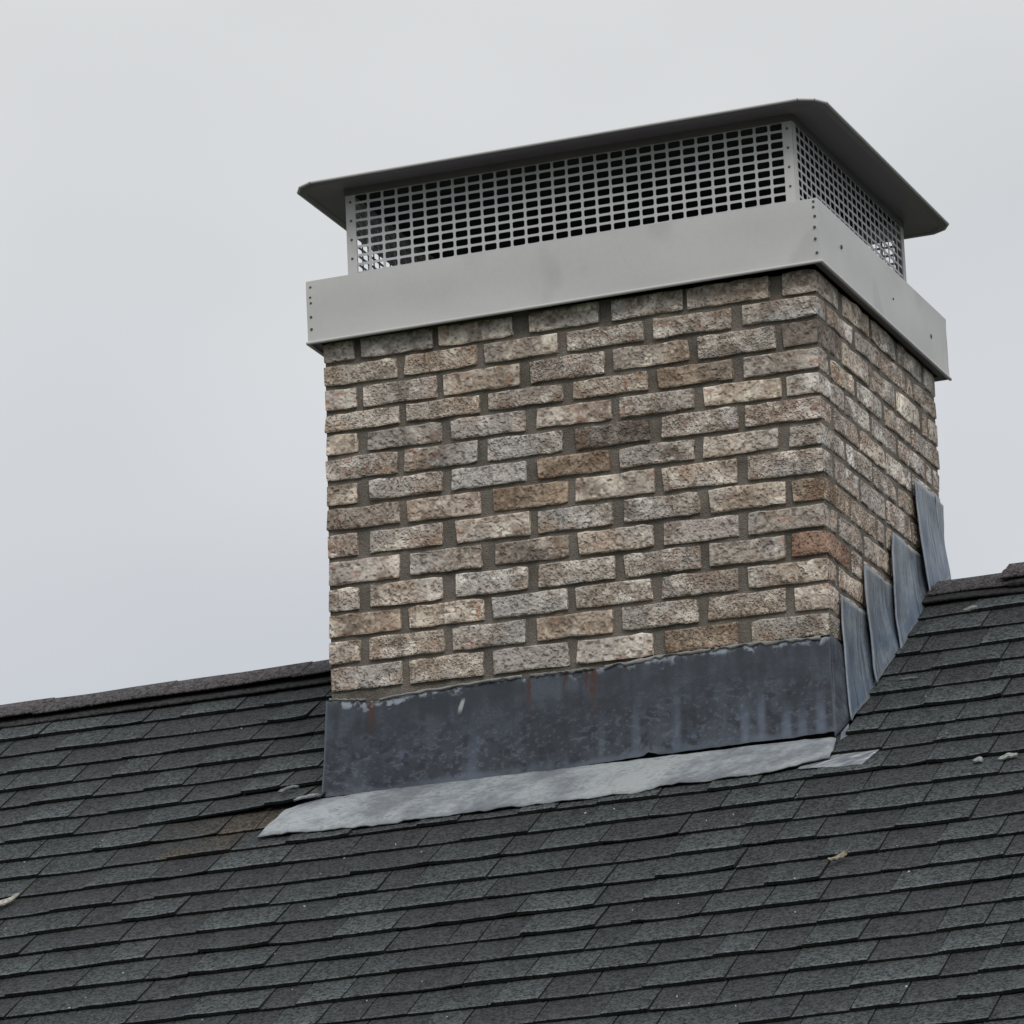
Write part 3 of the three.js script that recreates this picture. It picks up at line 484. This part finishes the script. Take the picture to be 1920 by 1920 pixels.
// ---------------------------------------------------------------- metal cap on the chimney
{
  const cap = thing('chimney_shroud', 'light grey metal chimney cap with mesh sides and dark flat lid', 'chimney cap', [0, 0.797, 0]);
  cap.rotation.set(-0.008, 0, 0.0215);
  const X0 = -1.238, X1 = 0.0245, ZF = 0.031, ZB = -0.979, HS = 0.153, T = 0.0016;
  const box = (x0, x1, y0, y1, z0, z1) => { const g = new THREE.BoxGeometry(x1 - x0, y1 - y0, z1 - z0); g.translate((x0 + x1) / 2, (y0 + y1) / 2, (z0 + z1) / 2); const p = g.attributes.position, n = g.attributes.normal, uv = g.attributes.uv; for (let i = 0; i < p.count; i++) uv.setXY(i, (Math.abs(n.getX(i)) > 0.5 ? p.getZ(i) + 0.4 : p.getX(i)) / 1.3, (Math.abs(n.getY(i)) > 0.5 ? p.getZ(i) : p.getY(i)) / 1.3); return g; };
  // skirt panels, faintly buckled like thin sheet
  const buckle = (g, ax) => { const p = g.attributes.position; for (let i = 0; i < p.count; i++) { const x = p.getX(i), y = p.getY(i), z = p.getZ(i), e = Math.sin(Math.PI * clamp(y / HS, 0, 1)), k = e * (0.003 * n3(x * 3, y * 6, z * 3, 601) + 0.0012 * n3(x * 9, y * 11, z * 9, 603)); if (ax === 'z') p.setZ(i, z + k); else p.setX(i, x + k); } g.computeVertexNormals(); return g; };
  const panel = (x0, x1, z0, z1, ax) => { const g = new THREE.BoxGeometry(x1 - x0, HS, z1 - z0, ax === 'z' ? 40 : 1, 8, ax === 'x' ? 40 : 1); g.translate((x0 + x1) / 2, HS / 2, (z0 + z1) / 2); const p = g.attributes.position, n = g.attributes.normal, uv = g.attributes.uv; for (let i = 0; i < p.count; i++) uv.setXY(i, (ax === 'x' ? p.getZ(i) + 0.4 : p.getX(i)) / 1.3, p.getY(i) / 1.3); return buckle(g, ax); };
  add(cap, 'skirt_panel', panel(X0, X1, ZF - T, ZF, 'z'), M.paint);
  add(cap, 'skirt_panel', panel(X1 - T, X1, ZB, ZF - T, 'x'), M.paint);
  add(cap, 'skirt_panel', panel(X0, X0 + T, ZB, ZF - T, 'x'), M.paint);
  add(cap, 'skirt_panel', panel(X0 + T, X1 - T, ZB, ZB + T, 'z'), M.paint);
  // folded hem along the lower edge, return to the brick, and the ledge on top
  const hem = (a, b) => { const g = new THREE.CapsuleGeometry(0.0042, V(...a).distanceTo(V(...b)), 3, 8); g.rotateZ(Math.PI / 2); const d = V(...b).sub(V(...a)); if (Math.abs(d.z) > Math.abs(d.x)) g.rotateY(Math.PI / 2); g.translate((a[0] + b[0]) / 2, (a[1] + b[1]) / 2, (a[2] + b[2]) / 2); return g; };
  add(cap, 'hem', mergeGeometries([hem([X0, 0.0005, ZF + 0.001], [X1, 0.0005, ZF + 0.001]), hem([X1 + 0.001, 0.0005, ZF], [X1 + 0.001, 0.0005, ZB]), hem([X0 - 0.001, 0.0005, ZF], [X0 - 0.001, 0.0005, ZB])]), M.paint);
  const ret = 0.022;
  add(cap, 'bottom_return', mergeGeometries([box(X0 + T, X1 - T, 0.0035, 0.005, ZF - ret, ZF - T - 0.0005), box(X0 + T + 0.0005, X0 + ret, 0.0035, 0.005, ZB + ret, ZF - ret - 0.001), box(X1 - ret, X1 - T - 0.0005, 0.0035, 0.005, ZB + ret, ZF - ret - 0.001), box(X0 + T, X1 - T, 0.0035, 0.005, ZB + T, ZB + ret - 0.001)]), M.lid);
  const BX0 = -1.164, BX1 = -0.052, BF = -0.057, BB = -0.918, HM = 0.392;
  const ledge = new THREE.Shape(); ledge.moveTo(X0 + T, -(ZF - T)); ledge.lineTo(X1 - T, -(ZF - T)); ledge.lineTo(X1 - T, -(ZB + T)); ledge.lineTo(X0 + T, -(ZB + T)); ledge.closePath();
  const hole = new THREE.Path(); hole.moveTo(BX0 + 0.03, -(BF - 0.03)); hole.lineTo(BX0 + 0.03, -(BB + 0.03)); hole.lineTo(BX1 - 0.03, -(BB + 0.03)); hole.lineTo(BX1 - 0.03, -(BF - 0.03)); hole.closePath(); ledge.holes.push(hole);
  const lg = new THREE.ExtrudeGeometry(ledge, { depth: T, bevelEnabled: false }); lg.rotateX(-Math.PI / 2); lg.translate(0, HS - T - 0.0012, 0);
  add(cap, 'top_ledge', lg, M.paint);
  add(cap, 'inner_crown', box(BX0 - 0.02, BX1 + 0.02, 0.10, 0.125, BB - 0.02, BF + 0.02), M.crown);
  // perforated sides: a sheet with rows of round-cornered slots
  const perforated = (len, h, px, py, bar) => {
    const s = new THREE.Shape(); s.moveTo(0, 0); s.lineTo(len, 0); s.lineTo(len, h); s.lineTo(0, h); s.closePath();
    const nx = Math.round(len / px), ny = Math.floor(h / py), sx = len / nx, c = 0.0028;
    for (let i = 0; i < nx; i++) for (let j = 0; j < ny; j++) { const a = i * sx + bar / 2, b = (i + 1) * sx - bar / 2, d = j * py + bar / 2, e = (j + 1) * py - bar / 2, p = new THREE.Path(); p.moveTo(a + c, d); p.lineTo(a, d + c); p.lineTo(a, e - c); p.lineTo(a + c, e); p.lineTo(b - c, e); p.lineTo(b, e - c); p.lineTo(b, d + c); p.lineTo(b - c, d); p.closePath(); s.holes.push(p); }
    const g = new THREE.ExtrudeGeometry(s, { depth: 0.0014, bevelEnabled: false }); return g;
  };
  const PW = 0.0205, hgt = HM - HS - 0.006;
  const mf = perforated(BX1 - BX0 - 2 * PW, hgt, 0.0352, 0.0218, 0.0058), ms = perforated(BF - BB - 2 * PW, hgt, 0.0352, 0.0218, 0.0058);
  const place = (g, fn) => { const k = g.clone(); fn(k); return k; };
  add(cap, 'mesh_panel', place(mf, g => g.translate(BX0 + PW, HS + 0.0105, BF - 0.0016)), M.mesh);
  add(cap, 'mesh_panel', place(mf, g => g.translate(BX0 + PW, HS + 0.0105, BB + 0.0002)), M.mesh);
  add(cap, 'mesh_panel', place(ms, g => { g.rotateY(Math.PI / 2); g.translate(BX1 - 0.0016, HS + 0.0105, BF - PW); }), M.mesh);
  add(cap, 'mesh_panel', place(ms, g => { g.rotateY(Math.PI / 2); g.translate(BX0 + 0.0002, HS + 0.0105, BF - PW); }), M.mesh);
  // angle posts at the corners
  for (const [x, sx] of [[BX0, 1], [BX1, -1]]) for (const [z, sz] of [[BF, -1], [BB, 1]]) {
    const a = x, b = x + sx * (PW + 0.003), c = z, d = z + sz * (PW + 0.003), t = 0.002;
    const g = mergeGeometries([box(Math.min(a, b), Math.max(a, b), HS - 0.002, HM, sz < 0 ? c - t * 0.1 : c - t, sz < 0 ? c + t : c + t * 0.1), box(sx > 0 ? a - t : a - t * 0.1, sx > 0 ? a + t * 0.1 : a + t, HS - 0.002, HM, Math.min(c + sz * 0.001, d), Math.max(c + sz * 0.001, d))]);
    const post = add(cap, 'corner_post', g, M.paint);
    if (sz < 0) for (let i = 0; i < 5; i++) { const s = new THREE.CylinderGeometry(0.0026, 0.0032, 0.002, 10); s.rotateX(Math.PI / 2); s.translate(x + sx * 0.0115, HS + 0.022 + i * 0.047, z + t + 0.001); add(post, 'screw', s, M.screw); }
  }
  // lid: low hipped sheet with clipped corners, flat rim and folded edge
  const LY = 0.388, ov = 0.100, x0 = BX0 - ov, x1 = BX1 + ov, z0 = BB - ov, z1 = BF + ov, ch = 0.052;
  const oct = (d, y) => { const a = x0 + d, b = x1 - d, f = z1 - d, e = z0 + d, k = ch - d * 0.58, m = k * 0.36; return [[a + k, f], [a + m, f - m], [a, f - k], [a, e + k], [a + m, e + m], [a + k, e], [b - k, e], [b - m, e + m], [b, e + k], [b, f - k], [b - m, f - m], [b - k, f]].map(p => [p[0], y, p[1]]); };
  const ring = (pa, pb, out) => { for (let i = 0; i < pa.length; i++) { const j = (i + 1) % pa.length; out.push(...pa[i], ...pb[i], ...pa[j], ...pa[j], ...pb[i], ...pb[j]); } };
  const cx = (x0 + x1) / 2, cz = (z0 + z1) / 2, rx = (z1 - z0) / 2 * 0.9;
  const top = oct(0.012, LY + 0.004).map(p => p), ridge = top.map(p => [clamp(p[0], cx - (x1 - x0) / 2 + rx, cx + (x1 - x0) / 2 - rx), LY + 0.075, cz]);
  const tri = [], lower = [];
  ring(top, ridge, tri);
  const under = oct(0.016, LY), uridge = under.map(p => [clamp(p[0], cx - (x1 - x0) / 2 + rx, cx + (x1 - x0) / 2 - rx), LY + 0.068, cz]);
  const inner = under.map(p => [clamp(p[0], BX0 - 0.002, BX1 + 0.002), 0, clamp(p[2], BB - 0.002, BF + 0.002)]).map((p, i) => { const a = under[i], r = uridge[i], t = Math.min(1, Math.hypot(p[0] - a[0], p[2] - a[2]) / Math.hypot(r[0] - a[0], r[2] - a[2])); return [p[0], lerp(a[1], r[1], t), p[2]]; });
  const sootShade = []; ring(inner, under, lower); ring(uridge, inner, sootShade);
  const mk = arr => { const g = new THREE.BufferGeometry(); g.setAttribute('position', new THREE.Float32BufferAttribute(arr, 3)); const uv = []; for (let i = 0; i < arr.length; i += 3) uv.push(arr[i] / 1.3, arr[i + 2] / 1.3); g.setAttribute('uv', new THREE.Float32BufferAttribute(uv, 2)); g.computeVertexNormals(); return g; };
  const rim = []; // flat folded rim: under, outer, top
  const oA = oct(0.016, LY - 0.0015), oB = oct(0.0, LY + 0.0005), oC = oct(0.0, LY + 0.004), oD = oct(0.014, LY + 0.0055);
  ring(oct(0.0165, LY + 0.001), oA, rim); ring(oA, oB, rim); ring(oB, oC, rim); ring(oC, oD, rim);
  const lid = add(cap, 'lid', mergeGeometries([mk(tri), mk(lower)]), M.lid);
  add(lid, 'rim', mk(rim), M.lid);
  add(lid, 'underside', mk(sootShade), M.sootShade, 'underside of the lid with the shade inside painted in black');
  const beads = []; const ob = oct(-0.0015, LY + 0.003); for (let i = 0; i < ob.length; i++) { const a = V(...ob[i]), b = V(...ob[(i + 1) % ob.length]), c = new THREE.TubeGeometry(new THREE.LineCurve3(a, b), 1, 0.0034, 8); beads.push(c); }
  add(lid, 'folded_edge', mergeGeometries(beads), M.paint);
  // rail where the mesh meets the lid
  add(cap, 'top_rail', mergeGeometries([box(BX0 - 0.003, BX1 + 0.003, HM - 0.012, HM + 0.006, BF + 0.0025, BF + 0.004), box(BX1 + 0.0025, BX1 + 0.004, HM - 0.012, HM + 0.006, BB, BF), box(BX0 - 0.004, BX0 - 0.0025, HM - 0.012, HM + 0.006, BB, BF)]), M.lid);
  // screws
  const head = (r, x, y, z, side) => { const g = new THREE.CylinderGeometry(r * 0.8, r, 0.0022, 12); if (side) { g.rotateZ(-Math.PI / 2); g.translate(X1 + 0.0006, y, z); } else { g.rotateX(Math.PI / 2); g.translate(x, y, ZF + 0.0006); } add(cap, 'screw', g, M.screw); };
  for (const y of [0.137, 0.112, 0.098, 0.064, 0.034]) head(0.0036, X0 + 0.009 + (y * 31 % 0.003), y, 0);
  for (const y of [0.145, 0.132, 0.110, 0.084, 0.056, 0.022]) head(0.0034, X1 - 0.010 + (y * 17 % 0.004), y, 0);
  head(0.0055, 0, 0.086, -0.140, 1); head(0.003, 0, 0.076, -0.535, 1); head(0.0058, 0, 0.070, -0.838, 1);
}

// ---------------------------------------------------------------- small things lying on the roof
function scrap(name, label, category, x, z, len, wid, turn, curl, color, h = 0.014, seed = 1, group) {
  const n = 8, m = 4, pos = [], uv = [], idx = [], c = Math.cos(turn), s = Math.sin(turn), T = (n + 1) * (m + 1), [cu, cv] = toUV(x, z), base = R(cu, cv, h);
  for (let k = 0; k < 2; k++) for (let i = 0; i <= n; i++) for (let j = 0; j <= m; j++) {
    const a = i / n * 2 - 1, b = j / m * 2 - 1, w = wid / 2 * Math.pow(Math.max(0, 1 - Math.pow(Math.abs(a), 2.4)), 0.6) * (1 + 0.35 * n3(a * 2.2, b, seed, 701));
    const p = a * len / 2, q = b * w + 0.12 * wid * n3(a * 2, 5, seed, 703), hh = curl * (a * a * 0.7 + b * b * 0.5) + 0.0015 * n3(a * 4, b * 3, seed, 705) - k * 0.0025;
    const pt = R(cu + p * c - q * s, cv + p * s + q * c, h + hh).sub(base); pos.push(pt.x, pt.y, pt.z); uv.push(p * 4, q * 4);
  }
  const Q = (a, b, e, d) => idx.push(a, b, e, b, d, e);
  for (let i = 0; i < n; i++) for (let j = 0; j < m; j++) { const a = i * (m + 1) + j, b = a + 1, e = a + m + 1, d = e + 1; Q(a, b, e, d); Q(T + b, T + a, T + d, T + e); }
  for (let i = 0; i < n; i++) for (const j of [0, m]) { const a = i * (m + 1) + j, e = a + m + 1; Q(a, e, T + a, T + e); }
  const g = new THREE.BufferGeometry(); g.setAttribute('position', new THREE.Float32BufferAttribute(pos, 3)); g.setAttribute('uv', new THREE.Float32BufferAttribute(uv, 2)); g.setIndex(idx); g.computeVertexNormals();
  const o = add(scene, name, g, std({ color: lin(...color), map: leadSoft, roughness: 0.9, side: THREE.DoubleSide }));
  o.position.copy(base); o.userData = { label, category }; if (group) o.userData.group = group;
  return o;
}
scrap('dried_leaf', 'tan curled leaf caught on the shingles right of and below the chimney', 'leaf', 0.208, 0.668, 0.05, 0.018, -0.75, 0.008, [0.42, 0.36, 0.26], 0.016, 3);
scrap('dried_leaf', 'pale cream leaf lying on the shingles at the far left edge', 'leaf', -1.838, 0.415, 0.085, 0.024, -0.95, 0.006, [0.62, 0.58, 0.49], 0.016, 5);
scrap('caulk_blob', 'small pale round lump on a shingle edge right of the apron', 'debris', 0.402, 0.248, 0.024, 0.02, 0.3, -0.006, [0.42, 0.44, 0.40], 0.018, 7);
scrap('caulk_blob', 'ragged pale lump with a tail on the shingle edge near the right border', 'debris', 0.468, 0.248, 0.045, 0.017, -0.4, -0.005, [0.44, 0.46, 0.41], 0.018, 9);
scrap('caulk_blob', 'flat tan lump just under the ridge, right of the chimney back corner', 'debris', 0.158, -0.607, 0.04, 0.024, -0.05, -0.006, [0.36, 0.35, 0.29], 0.014, 11);
scrap('caulk_smear', 'thin grey-blue smear on a shingle right of the step flashing', 'debris', 0.112, -0.240, 0.055, 0.010, 0.0, -0.002, [0.20, 0.22, 0.235], 0.013, 13);
scrap('caulk_blob', 'grey lump on lifted shingles left of the front flashing corner', 'debris', -1.316, -0.005, 0.05, 0.014, -0.5, -0.005, [0.26, 0.26, 0.265], 0.03, 15);
scrap('caulk_blob', 'pale grey curl poking out at the left foot of the front flashing', 'debris', -1.243, 0.062, 0.06, 0.014, -0.35, -0.005, [0.36, 0.37, 0.38], 0.034, 17);
{ // pale specks
  const g = new THREE.IcosahedronGeometry(1, 0), n = 110, im = new THREE.InstancedMesh(g, std({ color: lin(0.42, 0.42, 0.40), roughness: 0.9 }), n), rand = rng(808), m = new THREE.Matrix4(), q = new THREE.Quaternion();
  for (let i = 0; i < n; i++) {
    let x, z; do { x = -2.3 + 3.2 * rand(); z = -0.5 + 1.9 * rand(); } while (x > -1.33 && x < 0.16 && z < 0.25);
    const [u, v] = toUV(x, z), f = (v / EXP) - Math.floor(v / EXP), s = 0.0014 + 0.0022 * rand() * rand();
    q.set(rand(), rand(), rand(), rand()).normalize();
    m.compose(R(u, v, 0.003 + 0.009 * f + warp(u, v)), q, V(s * 1.5, s, s)); im.setMatrixAt(i, m);
  }
  im.name = 'grit'; im.castShadow = im.receiveShadow = true; im.userData = { label: 'pale specks of grit scattered over the dark shingles', category: 'grit', kind: 'stuff' }; scene.add(im);
}

renderer.render(scene, camera);
